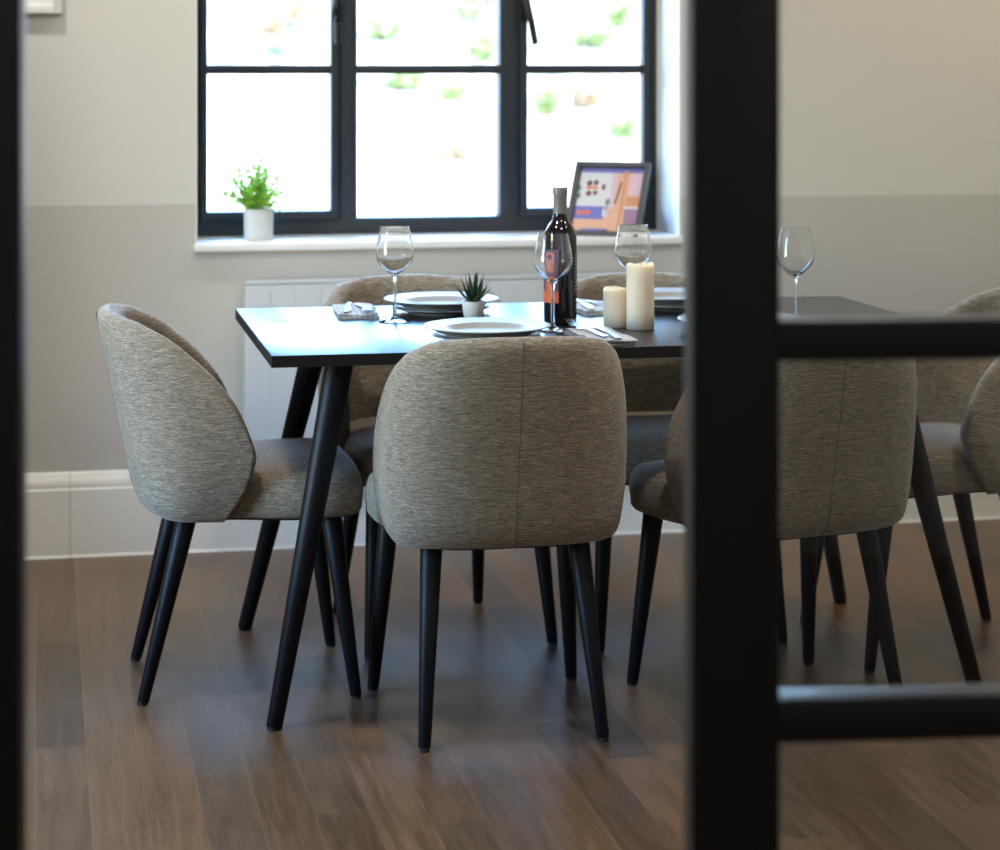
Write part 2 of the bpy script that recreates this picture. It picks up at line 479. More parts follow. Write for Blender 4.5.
def shrub(x, y, r, h, label, mat):
    z = gz(x, y)
    t = thing('garden_shrub', label, 'bush', (x, y, z), 0, 'bushes on the bank outside the window')
    rng = random.Random(int(x*100)+int(y*10))
    b = bmesh.new()
    for k in range(210):
        th, ph = rng.uniform(0, 2*PI), math.acos(rng.uniform(-.95, 1))
        rr = rng.uniform(.55, 1)**.6
        c = Vector((r*rr*math.sin(ph)*math.cos(th), r*rr*math.sin(ph)*math.sin(th), h*.52 + h*.48*rr*math.cos(ph)))
        s = rng.uniform(.03, .06)
        a = Vector((rng.gauss(0, 1), rng.gauss(0, 1), rng.gauss(0, 1))).normalized()
        u = a.orthogonal().normalized(); w_ = a.cross(u)
        vs = [b.verts.new(c+u*s*1.5), b.verts.new(c+w_*s*.7+a*s*.15), b.verts.new(c-u*s*1.5), b.verts.new(c-w_*s*.7+a*s*.15)]
        b.faces.new(vs)
    finish('foliage', b, mat, t, sharp=None)
    b = bmesh.new()
    for k in range(5):
        th = 2*PI*k/5
        tube(b, [(0, 0, -.05), (r*.2*math.cos(th), r*.2*math.sin(th), h*.3), (r*.5*math.cos(th), r*.5*math.sin(th), h*.7)], .010, 6, taper=[1, .7, .35])
    finish('stem', b, M['soil'], t)
SHRUBS = [
 (3.77, 25.6, .24, .34, 'green bush outside, low in the upper middle pane near the left mullion', 'shrub'),
 (4.87, 26.0, .24, .55, 'green bush outside, high in the upper middle pane near the right mullion', 'shrub'),
 (4.74, 24.7, .14, .30, 'small green bush outside, in the upper middle pane below a taller bush', 'shrub'),
 (3.79, 24.1, .22, .22, 'wide low green bush outside, just under the bar of the middle light', 'shrub'),
 (4.22, 23.7, .15, .20, 'little green bush outside, right of a wider one under the middle bar', 'shrub'),
 (6.04, 25.0, .26, .26, 'green bush outside, in the upper right pane just above the bar', 'shrub'),
 (6.58, 25.95, .13, .34, 'narrow green bush outside, at the top right of the right light', 'shrub'),
 (5.10, 23.1, .13, .30, 'grey-green bush outside, in the lower right pane beside the mullion', 'shrub'),
 (5.72, 22.35, .12, .24, 'green bush outside, at the right of the lower right pane', 'shrub'),
 (5.54, 23.2, .15, .28, 'brownish bush outside, in the middle of the lower right pane', 'shrub_dry'),
 (2.57, 26.05, .11, .20, 'faint brownish bush outside, low in the upper left pane', 'shrub_dry'),
 (2.92, 26.5, .12, .26, 'faint brownish bush outside, near the right of the upper left pane', 'shrub_dry'),
 (3.92, 22.0, .20, .16, 'low brownish bush outside, in the lower middle pane', 'shrub_dry'),
]
for x, y, r, h, lab, m in SHRUBS: shrub(x, y, r, h, lab, M[m])

# ------------------------------------------------------------------ chairs
YB = [(.378, -.180), (.386, -.210), (.40, -.228), (.44, -.243), (.55, -.266), (.68, -.294), (.81, -.319), (.86, -.328)]
HW = [(.378, .205), (.386, .222), (.40, .232), (.44, .242), (.50, .250), (.60, .250), (.68, .244), (.74, .233), (.78, .218), (.82, .198)]
YFR = [(.378, -.058), (.42, -.030), (.456, -.008), (.50, .006), (.52, .009), (.9, .009)]
ZR = [(0, .812), (.21, .808), (.44, .774), (.68, .702), (.857, .632), (.95, .568), (1.0, .522)]
NB = 2.7
def shell_plan(s):
    a = abs(s)
    if a <= .62:
        q = a/.62*PI/2
        return math.copysign(math.sin(q)**(2/NB), s) if s else 0.0, .60*(1-max(0, math.cos(q))**(2/NB))
    k = (a-.62)/.38
    return math.copysign(1, s), .60 + .40*k
def shell_point(s, z):
    X, D = shell_plan(s)
    yb = interp(z, YB); yf = interp(z, YFR)
    return Vector((interp(z, HW)*X, yb + D*(yf-yb), z))
def make_backrest(parent):
    b = bmesh.new(); NS, NTT = 52, 15
    grid = []
    for i in range(NS+1):
        s = -1 + 2*i/NS
        _, D = shell_plan(s); zr = smoothtab(D, ZR) if D < .97 else interp(D, ZR)
        col = []
        for j in range(NTT+1):
            t = (j/NTT)
            t = t**1.35
            col.append(b.verts.new(shell_point(s, .378 + t*(zr-.378))))
        grid.append(col)
    for i in range(NS):
        for j in range(NTT): b.faces.new((grid[i][j], grid[i+1][j], grid[i+1][j+1], grid[i][j+1]))
    o = finish('backrest', b, M['fabric_back'], parent, mods=[
        ('SOLIDIFY', dict(thickness=.044, offset=-1.0, use_even_offset=True)), ('SUBSURF', dict(levels=1, render_levels=1))])
    return o

def seat_outline(n=56):
    pts = []
    # half outline control: (x, y) right side from back centre to front centre, softened corners
    ctrl = [(0, -.215), (.10, -.212), (.165, -.185), (.195, -.12), (.211, -.03), (.232, .06), (.239, .13), (.235, .19), (.210, .228), (.15, .240), (0, .245)]
    full = ctrl + [(-x, y) for x, y in ctrl[-2:0:-1]]
    m = len(full)
    for k in range(n):
        f = k/n*m; i = int(f); t = f-i
        p = [Vector(full[(i+d) % m]) for d in (-1, 0, 1, 2)]
        q = .5*((2*p[1]) + (p[2]-p[0])*t + (2*p[0]-5*p[1]+4*p[2]-p[3])*t*t + (3*p[1]-p[0]-3*p[2]+p[3])*t**3)
        pts.append(q)
    return pts
def loft(b, rings, cap=True):
    R_ = [[b.verts.new(p) for p in r] for r in rings]
    k = len(R_[0])
    for A, B in zip(R_[:-1], R_[1:]):
        for i in range(k): b.faces.new((A[i], A[(i+1) % k], B[(i+1) % k], B[i]))
    return R_
def make_seat(parent):
    out = seat_outline(); c = Vector((0, .02))
    def ring(inset, z, dome=0):
        r = []
        for p in out:
            d = p-c; L = d.length
            q = c + d*(max(0, L-inset)/L)
            r.append((q.x, q.y, z))
        return r
    b = bmesh.new()
    spec = [(.03, .386), (.008, .388), (.001, .396), (0, .41), (-.003, .432), (0, .452), (.006, .467), (.018, .478), (.045, .485), (.10, .490), (.17, .493)]
    rings = loft(b, [ring(i, z) for i, z in spec])
    b.faces.new(rings[0]); 
    v = b.verts.new((c.x, c.y, .494)); k = len(out)
    for i in range(k): b.faces.new((rings[-1][i], rings[-1][(i+1) % k], v))
    o = finish('seat', b, M['fabric_seat'], parent, sharp=None)
    b = bmesh.new()
    rr = loft(b, [ring(.03, .387), ring(.035, .380), ring(.045, .377)])
    b.faces.new(rr[0]); b.faces.new(rr[-1])
    finish('seat_base', b, M['under'], parent, sharp=30)
    return o

def make_chair(label):
    t = thing('dining_chair', label, 'chair', group='dining chairs around the table')
    make_seat(t)
    bk = make_backrest(t)
    b = bmesh.new()
    pts = []
    for k in range(24):
        z = .390 + (.806-.390)*k/23
        p = shell_point(0, z); pts.append((p.x, p.y+.0009, p.z))
    tube(b, pts, .0013, 6)
    finish('seam', b, M['seam'], bk)
    for sx in (-1, 1):
        for top, bot in (((.150*sx, -.132, .386), (.180*sx, -.226, .0)), ((.190*sx, .170, .384), (.218*sx, .220, .0))):
            b = bmesh.new()
            tp, bt = Vector(top), Vector(bot)
            d = (bt-tp).normalized()
            rod(b, tp, bt - d*.006, .0225, .0125, 24, .003)
            lg = finish('leg', b, M['leg'], t)
            b = bmesh.new()
            lathe(b, [(0, 0), (.0095, 0), (.0105, .0015), (.0105, .008), (0, .008)], 16, Matrix.Translation((bt.x, bt.y, 0)))
            finish('glide', b, M['glide'], lg)
    return t
CH = [
 ((.435, 5.045, 0), R(-90), 'grey-brown fabric dining chair at the left end of the table, seen from its side'),
 ((.915, 4.658, 0), R(0), 'grey-brown fabric dining chair nearest the viewer, standing clear before the table'),
 ((.914, 5.362, 0), R(187), 'grey-brown fabric dining chair behind the table, rising behind the small succulent'),
 ((1.462, 5.297, 0), R(180), 'grey-brown fabric dining chair behind the table, rising behind the two candles'),
 ((1.508, 4.638, 0), R(11), 'grey-brown fabric dining chair seen from behind through the door glass'),
 ((2.008, 5.020, 0), R(90), 'grey-brown fabric dining chair at the right end, cut by picture edge'),
]
chair = make_chair(CH[0][2]); chair.location = CH[0][0]; chair.rotation_euler = (0, 0, CH[0][1])
for loc, rz, lab in CH[1:]: dup(chair, loc, rz, lab)

# ------------------------------------------------------------------ table
TX0, TX1, TY0, TY1, TZ = .449, 1.936, 4.547, 5.411, .765
K = .9754
tb = thing('dining_table', 'long dark dining table with splayed black legs, laid for dinner', 'table', ((TX0+TX1)/2, (TY0+TY1)/2, 0))
hx, hy = (TX1-TX0)/2, (TY1-TY0)/2
bm = bmesh.new(); box(bm, -hx, hx, -hy, hy, TZ-.024, TZ, .0015)
finish('tabletop', bm, M['table'], tb)
bm = bmesh.new(); e = .0006
box(bm, -hx-e, hx+e, -hy-e, -hy+.0004, TZ-.0238, TZ-.0010); box(bm, -hx-e, hx+e, hy-.0004, hy+e, TZ-.0238, TZ-.0010)
box(bm, -hx-e, -hx+.0004, -hy, hy, TZ-.0238, TZ-.0010); box(bm, hx-.0004, hx+e, -hy, hy, TZ-.0238, TZ-.0010)
finish('edge_band', bm, M['edge'], tb, smooth=False)
cx, cy = (TX0+TX1)/2, (TY0+TY1)/2
for wt, wb in (((.598, 4.655), (.462, 4.636)), ((.628, 5.243), (.474, 5.458)), ((1.774, 4.662), (1.967, 4.640)), ((1.757, 5.243), (1.950, 5.440))):
    tx, ty, bx, by = wt[0]-cx, wt[1]-cy, wb[0]-cx, wb[1]-cy
    bm = bmesh.new()
    rod(bm, (tx, ty, TZ-.0245), (bx, by, .004), .0295, .0165, 28, .003)
    lg = finish('leg', bm, M['leg'], tb)
    bm = bmesh.new(); lathe(bm, [(0, 0), (.013, 0), (.014, .002), (.014, .008), (0, .008)], 16, Matrix.Translation((bx, by, 0)))
    finish('glide', bm, M['glide'], lg)
    bm = bmesh.new(); box(bm, tx-.045, tx+.045, ty-.045, ty+.045, TZ-.030, TZ-.0242, .002)
    finish('mounting_plate', bm, M['leg'], tb)

# ------------------------------------------------------------------ tableware
def plate_bm(r, h, foot, well):
    b = bmesh.new()
    prof = [(0, .003), (foot-.004, .003), (foot-.003, 0), (foot+.003, 0), (foot+.006, .004), (r*.80, h*.45), (r*.95, h*.80), (r, h-.003), (r, h-.001), (r-.003, h),
            (r*.93, h-.001), (well+.010, h*.72), (well+.004, h*.74), (well, h*.78), (well-.003, h*.74), (well-.010, .009), (well-.025, .0065), (0, .006)]
    lathe(b, prof, 64)
    return b
settings = [
 # plate xy, label bits
 ((.933, 4.815), 'in front of the small succulent, behind the nearest chair back'),
 ((.930, 5.370), 'behind the small succulent on the far side of the table'),
 ((1.492, 5.362), 'on the far side of the table, right of the tall candle'),
 ((1.500, 4.832), 'on the near side of the table, mostly behind the door post'),
]
for k, ((x, y), where) in enumerate(settings):
    if k == 0:
        p0 = finish('dinner_plate', plate_bm(.136, .023, .085, .090), M['porcelain'])
        s0 = finish('side_plate', plate_bm(.116, .016, .072, .078), M['porcelain'])
        p, s = p0, s0
    else:
        p = p0.copy(); link(p); s = s0.copy(); link(s)
    s.location = (x*K, y*K, TZ); p.location = (x*K+.001, y*K+.001, TZ+.0122); s.scale = p.scale = (K, K, K)
    tag(p, 'upper wide plate ' + where, 'plate', 'dinner plates on the table')
    tag(s, 'lower stacked plate ' + where, 'plate', 'small plates under the dinner plates')

def wine_glass(label):
    t = thing('wine_glass', label, 'glass', group='wine glasses on the table')
    b = bmesh.new()
    outer = [(0, .0), (.034, 0), (.037, .0008), (.0375, .0018), (.030, .0030), (.015, .0055), (.006, .011), (.0042, .022), (.0038, .05), (.0038, .085), (.0046, .098), (.0080, .106),
             (.020, .1165), (.032, .1275), (.0400, .1375), (.0430, .1475), (.0432, .157), (.0412, .174), (.0370, .196), (.0330, .2155)]
    rim = [(.0327, .2163), (.0321, .2160)]
    inner = [(.0359, .196), (.0401, .174), (.0421, .157), (.0419, .149), (.0388, .140), (.0310, .130), (.019, .1195), (.008, .1110), (0, .1085)]
    lathe(b, outer+rim+inner, 48)
    finish('bowl', b, M['crystal'], t, sharp=60)
    return t
GL = [
 ((.794, 5.200), 'empty wine glass standing between the folded napkin and stacked plates at far left'),
 ((1.111, 4.962), 'empty wine glass standing in front of the wine bottle'),
 ((1.343, 5.151), 'empty wine glass standing behind the tall candle'),
 ((1.678, 4.983), 'empty wine glass seen through the glazed door above its rail'),
]
wg = wine_glass(GL[0][1]); wg.location = (GL[0][0][0]*K, GL[0][0][1]*K, TZ+.0006); wg.scale = (K, K, K)
for (x, y), lab in GL[1:]: dup(wg, (x*K, y*K, TZ+.0006), 0, lab)

# napkins with fork and knife
def cloth_bm(w, l, seed):
    b = bmesh.new(); rng = random.Random(seed)
    for layer in range(3):
        z0 = .0005 + layer*.0038; dx = rng.uniform(-.004, .004); dy = rng.uniform(-.004, .004)
        nx_, ny_ = 8, 18; top = []; bot = []
        for i in range(nx_+1):
            rt, rb = [], []
            for j in range(ny_+1):
                u, v = i/nx_-.5, j/ny_-.5
                wob = .0016*math.sin(7*u+9*v+layer*2+seed)+.0012*math.sin(13*v+seed)
                edge = .0012*(max(0, abs(u)-.4)*10 + max(0, abs(v)-.44)*16)
                x, y = u*w+dx, v*l+dy+.003*math.sin(5*u)
                wob = max(wob, -.0009) if layer else 0
                rt.append(b.verts.new((x, y, z0+.0034+wob-edge*.5))); rb.append(b.verts.new((x, y, z0+(wob if layer else 0))))
            top.append(rt); bot.append(rb)
        for i in range(nx_):
            for j in range(ny_):
                b.faces.new((top[i][j], top[i+1][j], top[i+1][j+1], top[i][j+1])); b.faces.new((bot[i][j], bot[i][j+1], bot[i+1][j+1], bot[i+1][j]))
        for i in range(nx_):
            b.faces.new((top[i][0], bot[i][0], bot[i+1][0], top[i+1][0])); b.faces.new((top[i][ny_], top[i+1][ny_], bot[i+1][ny_], bot[i][ny_]))
        for j in range(ny_):
            b.faces.new((top[0][j], top[0][j+1], bot[0][j+1], bot[0][j])); b.faces.new((top[nx_][j], bot[nx_][j], bot[nx_][j+1], top[nx_][j+1]))
    return b
def strip(b, pts, th=.0018):
    """flat bar: pts = (x_centre, y, z, half width)"""
    t = bmesh.new(); up = []; lo = []
    for x, y, z, h in pts:
        up.append((t.verts.new((x-h, y, z+th)), t.verts.new((x+h, y, z+th)))); lo.append((t.verts.new((x-h, y, z)), t.verts.new((x+h, y, z))))
    for i in range(len(pts)-1):
        t.faces.new((up[i][0], up[i][1], up[i+1][1], up[i+1][0])); t.faces.new((lo[i][0], lo[i+1][0], lo[i+1][1], lo[i][1]))
        t.faces.new((up[i][0], up[i+1][0], lo[i+1][0], lo[i][0])); t.faces.new((up[i][1], lo[i][1], lo[i+1][1], up[i+1][1]))
    t.faces.new((up[0][0], lo[0][0], lo[0][1], up[0][1])); t.faces.new((up[-1][0], up[-1][1], lo[-1][1], lo[-1][0]))
    merge(b, t)
def fork_bm():
    b = bmesh.new()
    strip(b, [(0, -.100, .000, .0065), (0, -.06, .001, .0055), (0, -.01, .004, .003), (0, .03, .007, .003), (0, .042, .006, .009), (0, .052, .004, .012)])
    for k in range(4):
        x = -.0096+.0064*k
        strip(b, [(x, .052, .004, .0020), (x, .075, .004, .0019), (x, .100, .014, .0013)])
    return b
def knife_bm():
    b = bmesh.new()
    strip(b, [(0, -.110, .000, .0065), (0, -.05, .001, .0055), (0, -.015, .001, .004), (0, -.005, .001, .0075), (.001, .06, .001, .009), (.0035, .095, .001, .006), (.006, .108, .001, .002)], .0022)
    return b
NAP = [
 ((.728, 5.385), R(176), 'folded striped napkin on the far side, at the left of the stacked plates', 'on the napkin beside the far left wine glass'),
 ((1.178, 4.800), R(3), 'folded striped napkin on the near side, in front of the candles', 'on the napkin in front of the candles'),
 ((1.290, 5.350), R(183), 'folded striped napkin on the far side, between the bottle and short candle', 'on the napkin behind the short candle'),
]
for k, ((x, y), rz, lab, where) in enumerate(NAP):
    if k == 0:
        n0 = finish('napkin', cloth_bm(.092, .225, 3), M['napkin'], sharp=50)
        f0 = finish('fork', fork_bm(), M['cutlery'], sharp=30); k0 = finish('table_knife', knife_bm(), M['cutlery'], sharp=30)
        n, f, kn = n0, f0, k0
    else:
        n = n0.copy(); link(n); f = f0.copy(); link(f); kn = k0.copy(); link(kn)
    x, y = x*K, y*K
    n.location = (x, y, TZ); n.rotation_euler = (0, 0, rz)
    c, s = math.cos(rz), math.sin(rz)
    for ob, off, dy, dr in ((f, -.018, .03, .10), (kn, .016, .0, -.08)):
        ob.location = (x+off*c-dy*s, y+off*s+dy*c, TZ+.0135); ob.rotation_euler = (0, 0, rz+dr)
    tag(n, lab, 'napkin', 'folded napkins on the table')
    tag(f, 'steel fork lying ' + where, 'fork', 'forks on the napkins')
    tag(kn, 'steel table knife lying ' + where, 'knife', 'knives on the napkins')

# wine bottle
bt = thing('wine_bottle', 'dark bottle of red wine with silver capsule standing in the middle of the table', 'bottle', (1.153*K, 5.075*K, TZ)); bt.scale = (K, K, K)
bm = bmesh.new()
lathe(bm, [(0, .004), (.024, .002), (.033, 0), (.0365, .003), (.0375, .008), (.0375, .188), (.0370, .200), (.0340, .213), (.0270, .226), (.0195, .236), (.0160, .247), (.0150, .262), (.0150, .300), (.0165, .301), (.0165, .309), (0, .310)], 48)
finish('body', bm, M['bottle'], bt, sharp=50)
bm = bmesh.new()
lathe(bm, [(.0156, .252), (.0160, .252), (.0158, .292), (.0172, .295), (.0172, .309), (.0160, .3115), (0, .3118)], 32)
finish('capsule', bm, M['capsule'], bt, sharp=40)
def wrap(b, a0, a1, z0, z1, r, mi, n=14):
    t = bmesh.new(); lo = []; hi = []
    for k in range(n+1):
        a = R(a0+(a1-a0)*k/n)
        lo.append(t.verts.new((r*math.cos(a), r*math.sin(a), z0))); hi.append(t.verts.new((r*math.cos(a), r*math.sin(a), z1)))
    for k in range(n): t.faces.new((lo[k], lo[k+1], hi[k+1], hi[k])).material_index = mi
    merge(b, t)
lab_m = [plain('label_plum', srgb(96, 62, 92), .6), plain('label_peach', srgb(186, 118, 104), .6), plain('label_orange', srgb(196, 92, 52), .6),
         plain('label_dark', srgb(30, 26, 36), .6), plain('label_print', srgb(150, 150, 158), .6)]
bm = bmesh.new()
wrap(bm, 150, 252, .052, .172, .0378, 0, 24)              # front label, turned to the left
wrap(bm, 150, 252, .052, .078, .03790, 2, 20)
wrap(bm, 200, 236, .078, .100, .03790, 2, 8)
wrap(bm, 196, 236, .112, .166, .03790, 1, 10)             # pale portrait patch
wrap(bm, 206, 226, .150, .160, .0380, 0, 6); wrap(bm, 226, 236, .112, .138, .0380, 2, 6)
finish('front_label', bm, lab_m, bt, sharp=60)
bm = bmesh.new()
wrap(bm, 310, 372, .070, .168, .0378, 3, 16)
for k in range(11):
    w_ = (46, 52, 40, 50, 30, 52, 48, 36, 50, 44, 24)[k]
    wrap(bm, 315, 315+w_, .160-k*.008, .1625-k*.008, .0379, 4, 10)
finish('back_label', bm, lab_m, bt, sharp=60)

# candles
def candle(name, label, x, y, r, h, seed):
    t = thing(name, label, 'candle', (x*K, y*K, TZ), 0, 'pillar candles on the table'); t.scale = (K, K, K)
    rng = random.Random(seed); b = bmesh.new(); seg = 48
    prof = [(r-.002, 0), (r, .002), (r, h*.3), (r, h*.6), (r, h*.85), (r, h-.004), (r-.0015, h-.001), (r-.004, h), (r-.007, h-.004), (r*.55, h-.010), (r*.2, h-.011)]
    rings = []
    for j, (rr, z) in enumerate(prof):
        row = []
        for i in range(seg):
            a = 2*PI*i/seg
            dz = (.0022*math.sin(2*a+seed)+.0009*math.sin(5*a+2*seed)) if 5 <= j <= 8 else 0
            row.append(b.verts.new((rr*math.cos(a), rr*math.sin(a), z+dz)))
        rings.append(row)
    for A, B in zip(rings[:-1], rings[1:]):
        for i in range(seg): b.faces.new((A[i], A[(i+1) % seg], B[(i+1) % seg], B[i]))
    b.faces.new(rings[0]); b.faces.new(rings[-1])
    finish('wax_body', b, M['wax'], t, sharp=70)
    b = bmesh.new(); tube(b, [(0, 0, h-.014), (.0004, 0, h-.004), (.0015, .0005, h+.003)], .0013, 8); finish('wick', b, M['wick'], t)
candle('pillar_candle', 'tall ivory pillar candle on the table', 1.309, 4.957, .0310, .146, 1)
candle('pillar_candle', 'short ivory pillar candle standing against the tall candle', 1.266, 5.006, .0290, .088, 4)

# succulent
t = thing('potted_succulent', 'small spiky succulent in a white pot between the plates', 'plant', (.976*K, 5.196*K, TZ)); t.scale = (K, K, K)
bm = bmesh.new()
lathe(bm, [(0, .0), (.0195, .0), (.0215, .002), (.0268, .043), (.0265, .045), (.0245, .045), (.0238, .040), (0, .040)], 36)
finish('pot', bm, M['pot'], t, sharp=50)
bm = bmesh.new(); lathe(bm, [(0, .0405), (.0236, .0395), (.0236, .038), (0, .038)], 24); finish('soil', bm, M['soil'], t)
bm = bmesh.new(); rng = random.Random(5)
for k in range(26):
    a = k*2.39996; tilt = (.10 + .040*k) if k < 22 else .95; L = .066-.0006*k + rng.uniform(-.004, .004)
    d = Vector((math.cos(a)*math.sin(tilt), math.sin(a)*math.sin(tilt), math.cos(tilt)))
    side = Vector((-math.sin(a), math.cos(a), 0)); nrm = d.cross(side)
    prev = None
    for q, wf in ((0, .8), (.25, 1), (.55, .8), (.8, .45), (1, .04)):
        c = Vector((0, 0, .040)) + d*L*q + Vector((0, 0, 1))*(.007*q*q) + Vector((math.cos(a), math.sin(a), 0))*.004
        w_ = .0056*wf
        row = [bm.verts.new(c+side*w_), bm.verts.new(c-nrm*w_*.55), bm.verts.new(c-side*w_), bm.verts.new(c+nrm*w_*.25)]
        if prev:
            for i in range(4): bm.faces.new((prev[i], prev[(i+1) % 4], row[(i+1) % 4], row[i]))
        prev = row
finish('leaves', bm, M['succulent'], t, sharp=None)

# ------------------------------------------------------------------ window sill things
t = thing('potted_plant', 'leafy green plant in a pale round pot on the window sill', 'plant', (.600, 6.455, WZ0+.021))
bm = bmesh.new()
lathe(bm, [(0, 0), (.0385, 0), (.0405, .002), (.0415, .084), (.0410, .086), (.0380, .086), (.0375, .078), (0, .078)], 40)
finish('pot', bm, M['pot'], t, sharp=50)
bm = bmesh.new(); lathe(bm, [(0, .0785), (.0373, .0775), (.0373, .076), (0, .076)], 24); finish('soil', bm, M['soil'], t)
bs, bl = bmesh.new(), bmesh.new(); rng = random.Random(11)
for k in range(58):
    a = rng.uniform(0, 2*PI); tilt = rng.uniform(.03, 1.08)**1.05; L = rng.uniform(.110, .172)*(1.0-.22*max(0, tilt-.5))
    if k == 0: a, tilt, L = R(75), .18, .158
    if k == 1: a, tilt, L = R(185), .90, .135
    if k == 2: a, tilt, L = R(-10), 1.25, .125
    d = Vector((math.cos(a)*math.sin(tilt), math.sin(a)*math.sin(tilt), math.cos(tilt)))
    p0 = Vector((rng.uniform(-.02, .02), rng.uniform(-.02, .02), .078)); pts = []
    for q in range(6):
        u = q/5; pts.append(p0 + d*L*u + Vector((0, 0, -.035*u*u*math.sin(tilt))))
    tube(bs, pts, .0009, 5, taper=[1, .9, .8, .7, .6, .4])
    for q in range(17):
        u = .15 + .85*q/16; i = min(4, int(u*5)); f = u*5-i
        c = pts[i].lerp(pts[i+1], f)
        ld = (Vector((rng.gauss(0, 1), rng.gauss(0, 1), rng.gauss(0, .7))) + d*.8).normalized()
        s = rng.uniform(.012, .020)*(1.1-.35*u); sd = ld.orthogonal().normalized()
        sd = (Matrix.Rotation(rng.uniform(0, 2*PI), 3, ld) @ sd); nn = ld.cross(sd)
        vs = [bl.verts.new(c), bl.verts.new(c+ld*s*.55+sd*s*.36+nn*s*.08), bl.verts.new(c+ld*s), bl.verts.new(c+ld*s*.55-sd*s*.36+nn*s*.08)]
        bl.faces.new(vs)
finish('stem', bs, M['fern'], t); finish('leaves', bl, M['fern'], t, sharp=None)

# leaning photo frame
ps, lean = R(-33), R(28)
fr = thing('photo_frame', 'dark photo frame with a colourful print, leaning in the corner of the sill', 'picture frame', (1.470, 6.435, WZ0+.0215), ps)
fw, fh, bd, th_ = .228, .236, .017, .016
T = Matrix.Rotation(-lean, 4, 'X')
def leaned(b): bmesh.ops.transform(b, matrix=T, verts=b.verts); return b
bm = bmesh.new()
box(bm, 0, bd, -.0, th_, 0, fh, .002); box(bm, fw-bd, fw, 0, th_, 0, fh, .002)
box(bm, bd-.001, fw-bd+.001, 0, th_, 0, bd, .002); box(bm, bd-.001, fw-bd+.001, 0, th_, fh-bd, fh, .002)
finish('border', leaned(bm), M['frame_dark'], fr)
bm = bmesh.new(); box(bm, bd-.003, fw-bd+.003, th_-.004, th_-.001, bd-.003, fh-bd+.003); finish('back_board', leaned(bm), M['frame_dark'], fr, smooth=False)
pm = [plain('print_lilac', srgb(176, 163, 190), .4), plain('print_white', srgb(199, 201, 206), .4), plain('print_peach', srgb(206, 159, 135), .4), plain('print_apricot', srgb(196, 137, 103), .4),
      plain('print_blue', srgb(103, 106, 178), .4), plain('print_orange', srgb(209, 103, 72), .4), plain('print_pink', srgb(204, 172, 189), .4), plain('print_brown', srgb(103, 63, 53), .4),
      plain('print_sage', srgb(94, 125, 113), .4), plain('print_mauve', srgb(146, 110, 141), .4)]
bm = bmesh.new()
iw, ih = fw-2*bd, fh-2*bd
def patch(poly, mi, lay):
    y = th_-.0045-.0002*lay
    bm.faces.new([bm.verts.new((bd+u*iw, y, bd+v*ih)) for u, v in poly]).material_index = mi
def rect(u0, v0, u1, v1, mi, lay): patch([(u0, v0), (u1, v0), (u1, v1), (u0, v1)], mi, lay)
def disc(u, v, ru, rv, mi, lay): patch([(u+ru*math.cos(2*PI*k/14), v+rv*math.sin(2*PI*k/14)) for k in range(14)], mi, lay)
rect(0, 0, 1, 1, 2, 0)
rect(0, .93, 1, 1, 4, 1)
rect(0, .40, .52, .93, 1, 1)
rect(.52, .36, .60, .93, 6, 1)
rect(0, .20, .46, .40, 4, 2)
for k in range(3): disc(.07+.075*k, .30, .036, .04, 5, 3)
rect(.44, .25, .52, .36, 1, 3)
disc(.50, .47, .035, .055, 8, 3); rect(.485, .28, .505, .45, 8, 3)
disc(.17, .76, .045, .045, 7, 3); disc(.27, .77, .04, .045, 7, 3); disc(.18, .60, .045, .045, 7, 3); disc(.28, .61, .035, .04, 7, 3); disc(.40, .70, .03, .05, 7, 3)
rect(.13, .67, .31, .71, 5, 4); disc(.02, .68, .03, .05, 8, 3); disc(.03, .56, .03, .05, 8, 3)
rect(.70, 0, .745, .96, 3, 2); patch([(.60, .44), (.635, .46), (.68, .78), (.655, .80)], 7, 2)
rect(.80, .58, .99, .92, 6, 2); rect(.78, .42, .99, .56, 3, 3); rect(.78, .06, .99, .37, 9, 3); rect(.77, .37, 1, .40, 1, 3)
patch([(.08, 0), (.60, 0), (.52, .06), (.16, .05)], 4, 2); patch([(.30, 0), (.62, 0), (.56, .045)], 7, 3)
finish('print', leaned(bm), pm, fr, smooth=False)
bm = bmesh.new()
yb, zt = th_*math.cos(lean)+.13*math.sin(lean)+.001, .13*math.cos(lean)-th_*math.sin(lean)
box(bm, fw*.42, fw*.58, 0, .003, 0, zt/math.cos(R(14)), .001)
bmesh.ops.transform(bm, matrix=Matrix.Translation((0, yb+zt*math.tan(R(14)), 0)) @ Matrix.Rotation(R(14), 4, 'X'), verts=bm.verts)
finish('easel_leg', bm, M['frame_dark'], fr)

# ------------------------------------------------------------------ radiator
rd = thing('radiator', 'white panel radiator under the window, behind the table', 'radiator', (.546, YW-.001, .15))
rw, rh = 1.085, .595
bm = bmesh.new()
box(bm, 0, rw, -.080, -.066, 0, rh-.012, .004)
for k in range(1, 16):
    x = .068 + (rw-.136)*(k-1)/14
    box(bm, x-.0020, x+.0020, -.0806, -.079, .02, rh-.030, .0003, 1)
finish('front_panel', bm, M['radiator'], rd)
bm = bmesh.new(); box(bm, 0.001, rw-.001, -.0795, -.030, rh-.012, rh, .003)
finish('top_grille', bm, M['radiator'], rd)
for x in (0, rw-.004):
    bm = bmesh.new(); box(bm, x, x+.004, -.066, -.030, 0.01, rh-.012, .001); finish('side_panel', bm, M['radiator'], rd)
bm = bmesh.new(); box(bm, .02, rw-.02, -.042, -.030, .01, rh-.03, .003)
for x in (.15, rw-.15): box(bm, x-.02, x+.02, -.031, .0, .08, rh-.08, .002)
finish('rear_panel', bm, M['radiator'], rd)

